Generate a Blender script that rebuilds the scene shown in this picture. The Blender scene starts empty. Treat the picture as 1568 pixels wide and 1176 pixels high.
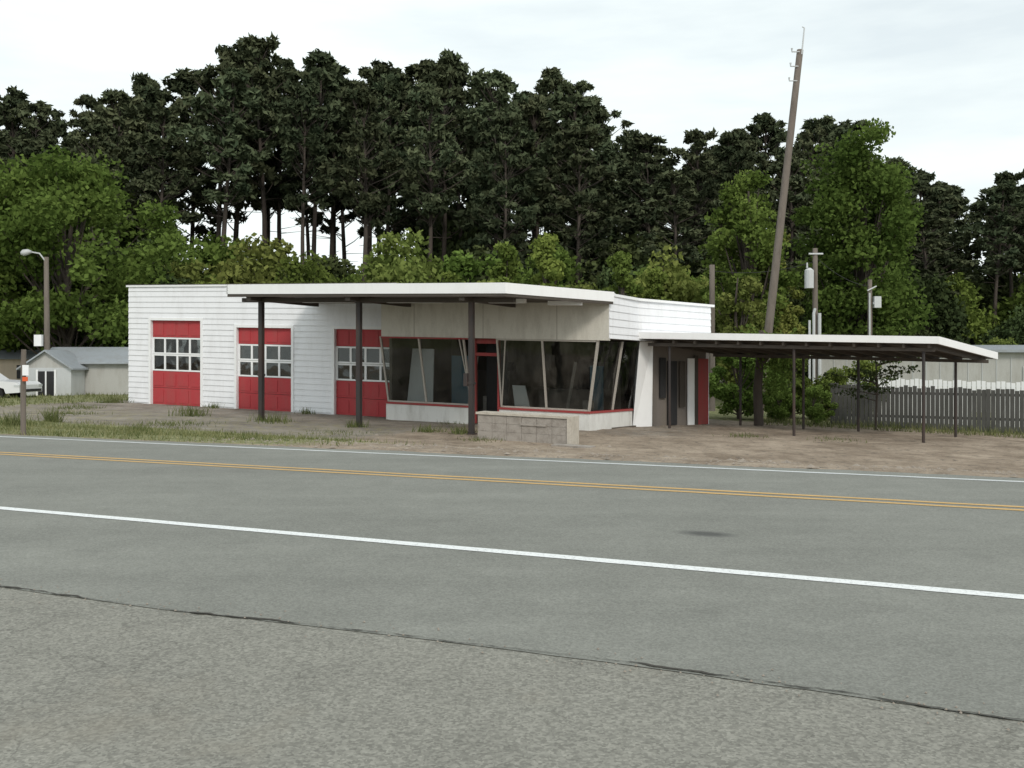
import bpy, math, random
import numpy as np
from mathutils import Vector
R=np.random.RandomState
random.seed(3)
scene=bpy.context.scene
COL=scene.collection
# ---------------------------------------------------------------- site frame
# t runs along the highway, s away from it (s=0 = far edge line), h above local grade
CT,ST=0.917,0.399
def grade(t): return -0.027*(min(max(t,-14),20)+10)
def P(t,s,h=0.0): return (-10.4+CT*t+ST*s, 19.25-ST*t+CT*s, h+grade(t))
def sstep(a,b,x):
    x=min(max((x-a)/(b-a),0),1); return x*x*(3-2*x)
def terr(t,s): return grade(t)*sstep(0.5,7.5,s)
def TS(X,Y): return (CT*(X+10.4)-ST*(Y-19.25), ST*(X+10.4)+CT*(Y-19.25))
def gz(X,Y):
    t,s=TS(X,Y); return terr(t,s)
# ---------------------------------------------------------------- materials
def new_mat(name):
    m=bpy.data.materials.new(name); m.use_nodes=True
    nt=m.node_tree; nt.nodes.clear()
    o=nt.nodes.new('ShaderNodeOutputMaterial')
    return m,nt,o
def N(nt,typ,**kw):
    n=nt.nodes.new(typ)
    for k,v in kw.items(): setattr(n,k,v)
    return n
def L(nt,a,b): nt.links.new(a,b)
def mixc(nt,fac,a,b,blend='MIX'):
    m=nt.nodes.new('ShaderNodeMix'); m.data_type='RGBA'; m.blend_type=blend
    for sock,v in ((m.inputs[0],fac),(m.inputs[6],a),(m.inputs[7],b)):
        if isinstance(v,bpy.types.NodeSocket): nt.links.new(v,sock)
        elif isinstance(v,(int,float)): sock.default_value=v
        else: sock.default_value=(*v,1)
    return m.outputs[2]
def ramp(nt,src,p0,p1,c0=(0,0,0),c1=(1,1,1)):
    r=nt.nodes.new('ShaderNodeValToRGB')
    r.color_ramp.elements[0].position=p0; r.color_ramp.elements[0].color=(*c0,1)
    r.color_ramp.elements[1].position=p1; r.color_ramp.elements[1].color=(*c1,1)
    nt.links.new(src,r.inputs[0]); return r.outputs[0]
def noise(nt,scale,detail=4,vec=None,rough=0.6):
    n=nt.nodes.new('ShaderNodeTexNoise'); n.inputs['Scale'].default_value=scale
    n.inputs['Detail'].default_value=detail; n.inputs['Roughness'].default_value=rough
    if vec is not None: nt.links.new(vec,n.inputs['Vector'])
    return n.outputs['Fac']
def pos(nt,scale=(1,1,1),rot=0):
    g=nt.nodes.new('ShaderNodeNewGeometry'); m=nt.nodes.new('ShaderNodeMapping')
    m.inputs['Scale'].default_value=scale; m.inputs['Rotation'].default_value=(0,0,rot)
    nt.links.new(g.outputs['Position'],m.inputs['Vector']); return m.outputs[0]
def paint(name,col,dirt=(0.2,0.17,0.13),amt=0.35,rough=0.6,scale=1.5,spec=0.3,bump=0.0,streak=True,metal=0):
    m,nt,o=new_mat(name)
    b=N(nt,'ShaderNodeBsdfPrincipled'); b.inputs['Roughness'].default_value=rough
    b.inputs['Specular IOR Level'].default_value=spec; b.inputs['Metallic'].default_value=metal
    v=pos(nt,(1,1,0.25 if streak else 1))
    n1=noise(nt,scale*2.2,5,v,0.7)
    f=ramp(nt,n1,0.45,0.85)
    mm=N(nt,'ShaderNodeMath',operation='MULTIPLY'); L(nt,f,mm.inputs[0]); mm.inputs[1].default_value=amt
    c=mixc(nt,mm.outputs[0],col,dirt)
    n2=noise(nt,scale*20,2,pos(nt))
    c=mixc(nt,0.15,c,mixc(nt,n2,(0,0,0),(1,1,1)),'OVERLAY')
    L(nt,c,b.inputs['Base Color'])
    if bump:
        bp=N(nt,'ShaderNodeBump'); bp.inputs['Strength'].default_value=bump; bp.inputs['Distance'].default_value=0.02
        L(nt,n2,bp.inputs['Height']); L(nt,bp.outputs[0],b.inputs['Normal'])
    L(nt,b.outputs[0],o.inputs[0]); return m
M={}
M['white']=paint('white_siding_paint',(0.81,0.82,0.85),amt=0.20,rough=0.5)
M['whitef']=paint('white_fascia_paint',(0.84,0.85,0.86),amt=0.10,rough=0.5)
M['whitelow']=paint('white_block_paint',(0.70,0.70,0.68),amt=0.45,bump=0.3)
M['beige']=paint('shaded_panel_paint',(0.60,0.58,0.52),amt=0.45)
M['red']=paint('red_door_paint',(0.42,0.048,0.055),dirt=(0.30,0.10,0.09),amt=0.6,rough=0.55)
M['redtrim']=paint('red_trim_paint',(0.34,0.055,0.055),dirt=(0.2,0.10,0.08),amt=0.8,rough=0.6)
M['soffit']=paint('brown_soffit',(0.065,0.054,0.045),amt=0.2)
M['post']=paint('dark_post_paint',(0.040,0.036,0.036),dirt=(0.14,0.07,0.045),amt=0.5,rough=0.5)
M['alu']=paint('aluminium_frame',(0.42,0.39,0.35),amt=0.3,rough=0.45)
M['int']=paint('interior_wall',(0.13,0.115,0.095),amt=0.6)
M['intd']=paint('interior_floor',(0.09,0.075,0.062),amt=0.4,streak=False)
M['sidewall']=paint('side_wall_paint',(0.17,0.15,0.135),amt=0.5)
M['conc']=paint('weathered_concrete',(0.34,0.31,0.28),dirt=(0.12,0.10,0.085),amt=0.85,bump=0.6,scale=2,streak=False,rough=0.9)
M['stone']=paint('gravel_stone',(0.30,0.26,0.22),dirt=(0.10,0.085,0.07),amt=0.8,scale=2,streak=False,rough=0.95)
M['concl']=paint('concrete_end',(0.50,0.46,0.40),dirt=(0.2,0.17,0.13),amt=0.6,bump=0.5,scale=2,streak=False,rough=0.9)
M['wood']=paint('weathered_wood_pole',(0.17,0.145,0.125),dirt=(0.06,0.05,0.04),amt=0.7,rough=0.9,scale=3)
M['fence']=paint('fence_boards',(0.085,0.085,0.08),dirt=(0.035,0.035,0.03),amt=0.8,rough=0.9,scale=3)
M['tin']=paint('metal_roof',(0.34,0.37,0.40),amt=0.4,rough=0.5,metal=0.1)
M['tan']=paint('tan_siding',(0.50,0.42,0.33),amt=0.3)
M['trailer']=paint('trailer_siding',(0.46,0.46,0.44),amt=0.45)
M['galv']=paint('galvanised_metal',(0.55,0.57,0.58),amt=0.25,rough=0.4,metal=0.1)
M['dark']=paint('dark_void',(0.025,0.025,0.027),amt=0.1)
M['tyre']=paint('tyre_rubber',(0.02,0.02,0.02),amt=0.1,rough=0.9)
M['orange']=paint('orange_reflector',(0.7,0.12,0.04),amt=0.1)
M['carpaint']=paint('white_car_paint',(0.72,0.73,0.75),amt=0.05,rough=0.25,spec=0.5)
def glass_mat():
    m,nt,o=new_mat('window_glass')
    tr=N(nt,'ShaderNodeBsdfTransparent'); tr.inputs[0].default_value=(0.66,0.69,0.68,1)
    gl=N(nt,'ShaderNodeBsdfGlossy'); gl.inputs['Roughness'].default_value=0.02
    fr=N(nt,'ShaderNodeFresnel'); fr.inputs[0].default_value=1.5
    ad=N(nt,'ShaderNodeMath',operation='MULTIPLY_ADD'); ad.inputs[1].default_value=1.4; ad.inputs[2].default_value=0.0
    L(nt,fr.outputs[0],ad.inputs[0])
    bp=N(nt,'ShaderNodeBump'); bp.inputs['Strength'].default_value=0.2; bp.inputs['Distance'].default_value=0.06
    L(nt,noise(nt,0.8,2,pos(nt)),bp.inputs['Height']); L(nt,bp.outputs[0],gl.inputs['Normal'])
    mx=N(nt,'ShaderNodeMixShader'); L(nt,ad.outputs[0],mx.inputs[0]); L(nt,tr.outputs[0],mx.inputs[1]); L(nt,gl.outputs[0],mx.inputs[2])
    df=N(nt,'ShaderNodeBsdfDiffuse'); df.inputs[0].default_value=(.4,.38,.34,1)
    du=ramp(nt,noise(nt,2.5,4,pos(nt,(1,1,.5)),.7),.45,.8,(0.0,0.0,0.0),(0.11,0.11,0.11))
    m2=N(nt,'ShaderNodeMixShader'); L(nt,du,m2.inputs[0]); L(nt,mx.outputs[0],m2.inputs[1]); L(nt,df.outputs[0],m2.inputs[2])
    L(nt,m2.outputs[0],o.inputs[0]); return m
M['glass']=glass_mat()
ROT=math.radians(23.5)
def asphalt(name,base,coarse=False):
    m,nt,o=new_mat(name)
    b=N(nt,'ShaderNodeBsdfPrincipled'); b.inputs['Roughness'].default_value=0.88; b.inputs['Specular IOR Level'].default_value=0.25
    p=pos(nt)
    d=tuple(c*0.58 for c in base); l=tuple(min(1,c*1.5) for c in base)
    big=noise(nt,0.35,4,p); 
    c=mixc(nt,ramp(nt,big,0.3,0.7),tuple(x*0.86 for x in base),tuple(x*1.14 for x in base))
    al=pos(nt,(0.10,1.3,1),ROT)
    st=noise(nt,1.0,4,al)
    c=mixc(nt,0.4,c,mixc(nt,ramp(nt,st,0.3,0.7),(0.34,0.34,0.34),(0.62,0.62,0.62)),'OVERLAY')
    v=nt.nodes.new('ShaderNodeTexVoronoi'); v.inputs['Scale'].default_value=75 if coarse else 95; L(nt,p,v.inputs['Vector'])
    sp=N(nt,'ShaderNodeSeparateColor'); L(nt,v.outputs['Color'],sp.inputs[0])
    ag=ramp(nt,sp.outputs[0],0.0,1.0,d,l)
    c=mixc(nt,0.6 if coarse else 0.4,c,ag)
    n3=noise(nt,22,4,p,0.8)
    c=mixc(nt,0.35 if coarse else 0.2,c,mixc(nt,ramp(nt,n3,0.3,0.7),(0.25,0.25,0.25),(0.75,0.75,0.75)),'OVERLAY')
    n4=noise(nt,2.3,5,p,0.7)
    c=mixc(nt,0.25,c,mixc(nt,ramp(nt,n4,0.3,0.7),(0.33,0.33,0.33),(0.66,0.66,0.66)),'OVERLAY')
    if coarse:
        vc=nt.nodes.new('ShaderNodeTexVoronoi'); vc.feature='DISTANCE_TO_EDGE'; vc.inputs['Scale'].default_value=1.3
        wv=N(nt,'ShaderNodeVectorMath',operation='ADD'); nn=nt.nodes.new('ShaderNodeTexNoise'); nn.inputs['Scale'].default_value=3.0
        nn.inputs['Detail'].default_value=6
        L(nt,p,nn.inputs['Vector']); sc=N(nt,'ShaderNodeVectorMath',operation='SCALE'); sc.inputs['Scale'].default_value=0.7
        L(nt,nn.outputs['Color'],sc.inputs[0]); L(nt,p,wv.inputs[0]); L(nt,sc.outputs[0],wv.inputs[1]); L(nt,wv.outputs[0],vc.inputs['Vector'])
        cr=ramp(nt,vc.outputs['Distance'],0.0,0.010,(1,1,1),(0,0,0))
        msk=ramp(nt,noise(nt,0.6,3,p),0.47,0.57)
        mm=N(nt,'ShaderNodeMath',operation='MULTIPLY'); L(nt,cr,mm.inputs[0]); L(nt,msk,mm.inputs[1])
        m2=N(nt,'ShaderNodeMath',operation='MULTIPLY'); L(nt,mm.outputs[0],m2.inputs[0]); m2.inputs[1].default_value=0.5
        c=mixc(nt,m2.outputs[0],c,(0.06,0.058,0.05))
        c=mixc(nt,ramp(nt,noise(nt,0.55,5,pos(nt,(1,1,1),1.1),.7),0.55,0.75,(0,0,0),(.5,.5,.5)),c,(0.24,0.215,0.17))
        v2=nt.nodes.new('ShaderNodeTexVoronoi'); v2.inputs['Scale'].default_value=16; L(nt,p,v2.inputs['Vector'])
        c=mixc(nt,ramp(nt,v2.outputs['Distance'],0.06,0.10,(.5,.5,.5),(0,0,0)),c,(0.36,0.35,0.31))
    else:
        vm=N(nt,'ShaderNodeVectorMath',operation='SUBTRACT'); L(nt,pos(nt,(1,1,1),0),vm.inputs[0]); vm.inputs[1].default_value=(1.70,8.3,0)
        mp=N(nt,'ShaderNodeMapping'); mp.inputs['Rotation'].default_value=(0,0,ROT)
        L(nt,vm.outputs[0],mp.inputs['Vector'])
        m3=N(nt,'ShaderNodeVectorMath',operation='MULTIPLY'); L(nt,mp.outputs[0],m3.inputs[0]); m3.inputs[1].default_value=(3.2,6.0,0)
        ln=N(nt,'ShaderNodeVectorMath',operation='LENGTH'); L(nt,m3.outputs[0],ln.inputs[0])
        f=ramp(nt,ln.outputs['Value'],0.35,1.0,(0.75,0.75,0.75),(0,0,0))
        c=mixc(nt,f,c,(0.05,0.05,0.05))
    L(nt,c,b.inputs['Base Color'])
    bp=N(nt,'ShaderNodeBump'); bp.inputs['Strength'].default_value=0.5 if coarse else 0.25; bp.inputs['Distance'].default_value=0.006
    L(nt,sp.outputs[1],bp.inputs['Height']); L(nt,bp.outputs[0],b.inputs['Normal'])
    L(nt,b.outputs[0],o.inputs[0]); return m
M['road']=asphalt('road_asphalt',(0.200,0.203,0.183))
M['pad']=asphalt('old_coarse_asphalt',(0.218,0.214,0.188),True)
def linepaint(name,col,base):
    m,nt,o=new_mat(name); b=N(nt,'ShaderNodeBsdfPrincipled'); b.inputs['Roughness'].default_value=0.7
    n=noise(nt,35,5,pos(nt),0.8); f=ramp(nt,n,0.50,0.70)
    mm=N(nt,'ShaderNodeMath',operation='MULTIPLY'); L(nt,f,mm.inputs[0]); mm.inputs[1].default_value=0.7
    L(nt,mixc(nt,mm.outputs[0],col,base),b.inputs['Base Color']); L(nt,b.outputs[0],o.inputs[0]); return m
M['lw']=linepaint('white_line_paint',(0.76,0.78,0.78),(0.2,0.2,0.2))
M['lwf']=linepaint('faded_white_line_paint',(0.58,0.60,0.60),(0.2,0.2,0.2))
M['ly']=linepaint('yellow_line_paint',(0.56,0.35,0.12),(0.2,0.18,0.15))
M['crack']=paint('crack_dirt',(0.055,0.052,0.045),amt=0.3,rough=0.95,streak=False)
def leafmat(name,c0,c1,trans=0.25):
    m,nt,o=new_mat(name)
    a=N(nt,'ShaderNodeAttribute',attribute_name='tint'); oi=N(nt,'ShaderNodeAttribute',attribute_name='rnd')
    c=mixc(nt,a.outputs['Fac'],c0,c1)
    hs=N(nt,'ShaderNodeHueSaturation'); L(nt,c,hs.inputs['Color'])
    r=N(nt,'ShaderNodeMapRange'); r.inputs['To Min'].default_value=0.72; r.inputs['To Max'].default_value=1.28
    L(nt,oi.outputs['Fac'],r.inputs[0]); L(nt,r.outputs[0],hs.inputs['Value'])
    r2=N(nt,'ShaderNodeMapRange'); r2.inputs['To Min'].default_value=0.475; r2.inputs['To Max'].default_value=0.510
    mlt=N(nt,'ShaderNodeMath',operation='FRACT'); m7=N(nt,'ShaderNodeMath',operation='MULTIPLY'); m7.inputs[1].default_value=7.3
    L(nt,oi.outputs['Fac'],m7.inputs[0]); L(nt,m7.outputs[0],mlt.inputs[0]); L(nt,mlt.outputs[0],r2.inputs[0]); L(nt,r2.outputs[0],hs.inputs['Hue'])
    d=N(nt,'ShaderNodeBsdfDiffuse'); L(nt,hs.outputs[0],d.inputs[0])
    if trans>0:
        t=N(nt,'ShaderNodeBsdfTranslucent'); L(nt,hs.outputs[0],t.inputs[0])
        mx=N(nt,'ShaderNodeMixShader'); mx.inputs[0].default_value=trans
        L(nt,d.outputs[0],mx.inputs[1]); L(nt,t.outputs[0],mx.inputs[2]); L(nt,mx.outputs[0],o.inputs[0])
    else: L(nt,d.outputs[0],o.inputs[0])
    return m
M['pine']=leafmat('pine_needles',(0.036,0.052,0.030),(0.105,0.122,0.068),0)  # needle colours lifted, distance haze is put into the albedo
M['leaf']=leafmat('green_leaves',(0.060,0.100,0.022),(0.170,0.240,0.06))
M['leafy']=leafmat('spring_leaves',(0.090,0.125,0.030),(0.235,0.27,0.080))
M['leafd']=leafmat('dark_leaves',(0.034,0.050,0.022),(0.085,0.115,0.046),0)
M['grass']=leafmat('grass_blades',(0.08,0.11,0.035),(0.30,0.29,0.15),0.2)
M['bark']=paint('tree_bark',(0.085,0.070,0.06),dirt=(0.03,0.026,0.022),amt=0.6,rough=0.95,scale=3)
# ---------------------------------------------------------------- mesh helpers
def mesh_obj(name,verts,faces,mats,parent=None,midx=None,smooth=False):
    me=bpy.data.meshes.new(name); me.from_pydata([tuple(v) for v in verts],[],faces)
    if not isinstance(mats,(list,tuple)): mats=[mats]
    for m in mats: me.materials.append(m)
    if smooth: me.polygons.foreach_set('use_smooth',[True]*len(me.polygons))
    me.update()
    ob=bpy.data.objects.new(name,me); COL.objects.link(ob)
    if parent: ob.parent=parent
    return ob
def empty(name):
    e=bpy.data.objects.new(name,None); COL.objects.link(e); e.empty_display_size=0.3; return e
class B:
    def __init__(s): s.v=[];s.f=[]
    def add(s,vs,fs):
        n=len(s.v); s.v+=list(vs); s.f+=[tuple(i+n for i in f) for f in fs]; return s
    def hexa(s,c):
        return s.add(c,[(3,2,1,0),(4,5,6,7),(0,1,5,4),(1,2,6,5),(2,3,7,6),(3,0,4,7)])
    def box(s,t0,t1,s0,s1,h0,h1):
        return s.hexa([P(t0,s0,h0),P(t1,s0,h0),P(t1,s1,h0),P(t0,s1,h0),P(t0,s0,h1),P(t1,s0,h1),P(t1,s1,h1),P(t0,s1,h1)])
    def wbox(s,x0,x1,y0,y1,z0,z1):
        return s.hexa([(x0,y0,z0),(x1,y0,z0),(x1,y1,z0),(x0,y1,z0),(x0,y0,z1),(x1,y0,z1),(x1,y1,z1),(x0,y1,z1)])
    def wall(s,a,b,h0,h1,th=0.15):
        dt,ds=b[0]-a[0],b[1]-a[1]; l=math.hypot(dt,ds); n=(-ds/l*th,dt/l*th)
        q=[a,b,(b[0]+n[0],b[1]+n[1]),(a[0]+n[0],a[1]+n[1])]
        return s.hexa([P(*p,h0) for p in q]+[P(*p,h1) for p in q])
    def prism(s,poly,h0,h1):
        n=len(poly)
        h0f=h0 if callable(h0) else (lambda t,ss:h0); h1f=h1 if callable(h1) else (lambda t,ss:h1)
        vs=[P(*p,h0f(*p)) for p in poly]+[P(*p,h1f(*p)) for p in poly]
        return s.add(vs,[tuple(range(n-1,-1,-1)),tuple(range(n,2*n))]+[(i,(i+1)%n,(i+1)%n+n,i+n) for i in range(n)])
    def beam(s,p0,p1,wt=0.05,ws=0.05):
        c=[]
        for p in (p0,p1):
            for a,b in ((-1,-1),(1,-1),(1,1),(-1,1)): c.append(P(p[0]+a*wt/2,p[1]+b*ws/2,p[2]))
        return s.hexa(c)
    def tube(s,pts,rad,seg=8,cap=True):
        base=len(s.v); pts=[Vector(p) for p in pts]
        for i,p in enumerate(pts):
            d=(pts[min(i+1,len(pts)-1)]-pts[max(i-1,0)]).normalized()
            a=d.cross(Vector((0.31,0.95,0.02))); 
            if a.length<1e-3: a=d.cross(Vector((1,0,0)))
            a.normalize(); b=d.cross(a)
            for k in range(seg):
                an=2*math.pi*k/seg
                s.v.append(tuple(p+(a*math.cos(an)+b*math.sin(an))*rad[i]))
        for i in range(len(pts)-1):
            for k in range(seg):
                k2=(k+1)%seg
                s.f.append((base+i*seg+k,base+i*seg+k2,base+(i+1)*seg+k2,base+(i+1)*seg+k))
        if cap:
            s.f.append(tuple(base+k for k in range(seg))); s.f.append(tuple(base+(len(pts)-1)*seg+k for k in range(seg)))
        return s
    def siding(s,a,b,h0,h1,step=0.2,lip=0.026):
        dt,ds=b[0]-a[0],b[1]-a[1]; l=math.hypot(dt,ds); n=(ds/l,-dt/l)
        def q(p,o,h): return P(p[0]+n[0]*o,p[1]+n[1]*o,h)
        h=h0
        while h<h1-1e-4:
            k=min(h+step-(h%step if h==h0 else 0),h1)
            if k-h<0.02: k=min(k+step,h1)
            s.add([q(a,lip,h),q(b,lip,h),q(b,0.003,k),q(a,0.003,k)],[(0,1,2,3)])
            s.add([q(a,0.003,h),q(b,0.003,h),q(b,lip,h),q(a,lip,h)],[(0,1,2,3)])
            s.add([q(a,0.0,h),q(a,lip,h),q(a,0.003,k)],[(0,1,2)])
            s.add([q(b,0.0,h),q(b,0.003,k),q(b,lip,h)],[(0,1,2)])
            h=k
        return s
    def out(s,name,mat,parent=None,smooth=False): return mesh_obj(name,s.v,s.f,mat,parent,None,smooth)
# ---------------------------------------------------------------- ground
def build_ground():
    def axis(lo,hi,f0,f1,step,grow=1.25):
        a=list(np.arange(f0,f1+1e-6,step)); d=step; x=f0
        while x>lo: d*=grow; x-=d; a.insert(0,x)
        d=step; x=a[-1]
        while x<hi: d*=grow; x+=d; a.append(x)
        return a
    T=axis(-600,600,-26,34,0.5); S=axis(-300,900,-1.5,26,0.4)
    rs=R(5)
    vs=[];cols=[]
    for j,s in enumerate(S):
        for i,t in enumerate(T):
            z=terr(t,s)
            if 1.2<s<60: z+=rs.uniform(-0.018,0.018)
            if s<1.0: z-=0.03*(1-sstep(0.3,1.0,s)) if s>-0.5 else 0.03
            x,y,_=P(t,s); vs.append((x,y,z))
            g=0.0
            g=max(g,sstep(0.5,0.9,s)*(1-sstep(4.2,6.4,s))*(1-sstep(4.0,9.0,t)))
            g=max(g,.38*sstep(5,6,s)*(1-sstep(10,12,s))*(1-sstep(3.0,8.0,t)))
            g=max(g,1-sstep(-12.5,-10.8,t) if s>0.7 else 0)
            g=max(g,sstep(20,22,s)); 
            d=sstep(2.5,6.0,t)*(1-sstep(24,26,s))*(1-0.5*sstep(9.5,13,s)*(1-sstep(10,14,t)))
            d=max(d,0.42)
            if s<0.9: d=max(d,0.6)
            cols.append((g,d,0,1))
    W=len(T); fs=[(j*W+i,j*W+i+1,(j+1)*W+i+1,(j+1)*W+i) for j in range(len(S)-1) for i in range(W-1)]
    m,nt,o=new_mat('ground_mix'); b=N(nt,'ShaderNodeBsdfPrincipled'); b.inputs['Roughness'].default_value=0.95; b.inputs['Specular IOR Level'].default_value=0.1
    a=N(nt,'ShaderNodeAttribute',attribute_name='mask'); sp=N(nt,'ShaderNodeSeparateColor'); L(nt,a.outputs['Color'],sp.inputs[0])
    p=pos(nt); n1=noise(nt,0.9,6,p,0.7); n2=noise(nt,5,6,p,0.78); n3=noise(nt,40,4,p,0.8)
    lot=mixc(nt,ramp(nt,n1,0.35,0.65),(0.17,0.153,0.132),(0.31,0.285,0.25))
    dirt=mixc(nt,ramp(nt,n1,0.35,0.65),(0.21,0.165,0.125),(0.40,0.33,0.26))
    dirt=mixc(nt,ramp(nt,n2,0.54,0.66),dirt,(0.125,0.108,0.09))
    gr=mixc(nt,ramp(nt,n2,0.35,0.65),(0.085,0.115,0.04),(0.33,0.31,0.18))
    def thr(src):
        ad=N(nt,'ShaderNodeMath',operation='ADD'); L(nt,src,ad.inputs[0])
        ms=N(nt,'ShaderNodeMath',operation='MULTIPLY_ADD'); L(nt,n2,ms.inputs[0]); ms.inputs[1].default_value=1.2; ms.inputs[2].default_value=-0.6
        L(nt,ms.outputs[0],ad.inputs[1]); return ramp(nt,ad.outputs[0],0.38,0.60)
    c=mixc(nt,thr(sp.outputs[1]),lot,dirt); c=mixc(nt,thr(sp.outputs[0]),c,gr)
    c=mixc(nt,0.5,c,mixc(nt,ramp(nt,n3,0.3,0.7),(0.25,0.25,0.25),(0.75,0.75,0.75)),'OVERLAY')
    L(nt,c,b.inputs['Base Color'])
    bp=N(nt,'ShaderNodeBump'); bp.inputs['Strength'].default_value=0.9; bp.inputs['Distance'].default_value=0.06; L(nt,n2,bp.inputs['Height']); L(nt,bp.outputs[0],b.inputs['Normal'])
    L(nt,b.outputs[0],o.inputs[0])
    ob=mesh_obj('ground',vs,fs,m,smooth=True)
    at=ob.data.color_attributes.new('mask','FLOAT_COLOR','POINT'); at.data.foreach_set('color',np.array(cols,dtype=np.float32).ravel())
build_ground()
def strip(name,s0,s1,z,mat,t0=-500,t1=500,jag=0,seed=1,parent=None):
    rs=R(seed); ts=[t0]+list(np.arange(-35,45,.25 if jag else 5.0))+[t1]
    vs=[]
    for t in ts:
        for s in (s0+rs.uniform(-1,1)*jag,s1+rs.uniform(-1,1)*jag):
            x,y,_=P(t,s); vs.append((x,y,z))
    fs=[(2*i,2*i+2,2*i+3,2*i+1) for i in range(len(ts)-1)]
    return mesh_obj(name,vs,fs,mat,parent)
road=empty('road')
def road_sheet():
    rs=R(4); ts=[-500,-200,-80]+list(np.arange(-40,50,0.25))+[80,200,500]; w=0; vs=[];v=0
    for t in ts:
        w=w*0.85+rs.uniform(-1,1)*0.06; v=v*.9+rs.uniform(-1,1)*.012
        for s in (-9.0+v+.05*math.sin(t*.9),0.4+w):
            x,y,_=P(t,s); vs.append((x,y,0.004))
    mesh_obj('asphalt',vs,[(2*i,2*i+2,2*i+3,2*i+1) for i in range(len(ts)-1)],M['road'],road)
road_sheet()
strip('far_edge_line',-0.06,0.06,0.008,M['lwf'],jag=.008,parent=road)
strip('near_edge_line',-6.72,-6.585,0.008,M['lw'],jag=.004,parent=road)
strip('centre_line_1',-2.42,-2.32,0.008,M['ly'],jag=.006,parent=road)
strip('centre_line_2',-2.66,-2.56,0.008,M['ly'],jag=.006,parent=road)
strip('old_asphalt_pavement',-60,-8.8,0.0,M['pad'],parent=road)
def seam():
    rs=R(12); vs=[];n=0;w=0.008
    ts=np.arange(-20,30,0.025)
    for k,t in enumerate(ts):
        n=n*0.95+rs.uniform(-1,1)*0.009; low=0.05*math.sin(t*0.9)
        w=min(max(w+rs.uniform(-1,1)*0.004,0.0),0.012)
        ww=w*.15 if math.sin(t*2.3)+math.sin(t*5.1+2)<-0.8 else w
        for s in (-9.0+low+n-ww*1.2-.001,-9.0+low+n+ww*.8+.001):
            x,y,_=P(t,s); vs.append((x,y,0.009))
    mesh_obj('pavement_seam_crack',vs,[(2*i,2*i+2,2*i+3,2*i+1) for i in range(len(ts)-1)],M['crack'],road)
    b=B()
    for _ in range(600):
        t=rs.uniform(-8,20); s=-9.0+.05*math.sin(t*.9)+rs.normal(0,.09); r=rs.uniform(.003,.009); x,y,_z=P(t,s); z=.007
        b.add([(x-r,y,z),(x+r,y,z),(x,y-r,z),(x,y+r*1.3,z),(x,y,z+r)],[(0,2,4),(2,1,4),(1,3,4),(3,0,4)])
    b.out('seam_crumbs',M['stone'],road)
seam()
# ---------------------------------------------------------------- building
bld=empty('service_station_building')
GT0,GT1,GS=-10.3,1.3,13.5
doors=[(-9.19,-6.83,3.12),(-5.2,-2.84,2.9),(-1.07,1.26,2.9)]
sd=B(); 
TOP=4.36
sd.siding((GT0,GS),(doors[0][0]-.08,GS),0.05,TOP)
sd.siding((doors[0][1]+.08,GS),(doors[1][0]-.08,GS),0.05,TOP)
sd.siding((doors[1][1]+.08,GS),(doors[2][0]-.08,GS),0.05,TOP)
for d in doors: sd.siding((d[0]-.08,GS),(d[1]+.08,GS),d[2]+.08,TOP)
sd.out('front_siding',M['white'],bld)
wl=B()
for a,b in ((GT0,doors[0][0]),(doors[0][1],doors[1][0]),(doors[1][1],doors[2][0]),(doors[2][1],GT1)): wl.box(a,b,GS,GS+0.2,-0.3,TOP)
for d in doors: wl.box(d[0],d[1],GS,GS+0.2,d[2],TOP)
wl.box(GT0,GT0+.2,GS+.2,20,-0.3,TOP); wl.box(GT0,9.4,20,20.2,-0.3,4.0)
wl.box(GT0,GT1,20.0,20.19,4.0,TOP)
wl.out('garage_walls',M['white'],bld)
rf=B(); rf.box(GT0-.08,GT1+.05,GS-.06,20.3,TOP,TOP+.07); rf.out('garage_roof',M['whitef'],bld)
rc=B(); rc.box(GT0-.09,GT1+.06,GS-.07,20.31,TOP+.072,TOP+.09); rc.out('roof_edge_flashing',M['soffit'],bld)
gf=B(); gf.box(GT0+.2,GT1,GS+.2,20,-0.2,0.0); gf.out('garage_floor',M['intd'],bld)
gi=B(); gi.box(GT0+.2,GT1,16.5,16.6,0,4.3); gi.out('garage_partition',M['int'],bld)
tr=B();rd=B();fr=B();gg=B();wb=B()
for k,(a,b,H) in enumerate(doors):
    tr.box(a-.10,a,GS-.045,GS+.0,0,H+.10); tr.box(b,b+.10,GS-.045,GS+.0,0,H+.10); tr.box(a,b,GS-.045,GS+.0,H,H+.10)
    r=H/5
    for i in range(5):
        if i in (2,3):
            n=4; w=(b-a)/n
            for j in range(n+1): fr.box(a+j*w-(0.04 if 0<j<n else 0 if j==0 else .07),a+j*w+(0.04 if 0<j<n else .07 if j==0 else 0),GS+.07,GS+.11,i*r+.06,(i+1)*r-.06)
            fr.box(a,b,GS+.07,GS+.11,i*r+.005,i*r+.06); fr.box(a,b,GS+.07,GS+.11,(i+1)*r-.06,(i+1)*r-.005)
            gg.box(a+.02,b-.02,GS+.088,GS+.094,i*r+.03,(i+1)*r-.03)
            if k==0: wb.box(a+.08,a+.55,GS+.12,GS+.13,i*r+.06,(i+1)*r-.06)
        else:
            rd.box(a+.005,b-.005,GS+.08,GS+.12,i*r+.006,(i+1)*r-.006)
            for j in range(4):
                w=(b-a)/4; rd.box(a+j*w+.07,a+(j+1)*w-.07,GS+.066,GS+.08,i*r+.08,(i+1)*r-.08)
tr.out('door_trim',M['whitef'],bld); rd.out('garage_door_panels',M['red'],bld); fr.out('garage_door_window_frames',M['whitef'],bld)
gg.out('garage_door_glass',M['glass'],bld); wb.out('window_board',M['whitef'],bld)
SR=4.05
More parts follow.
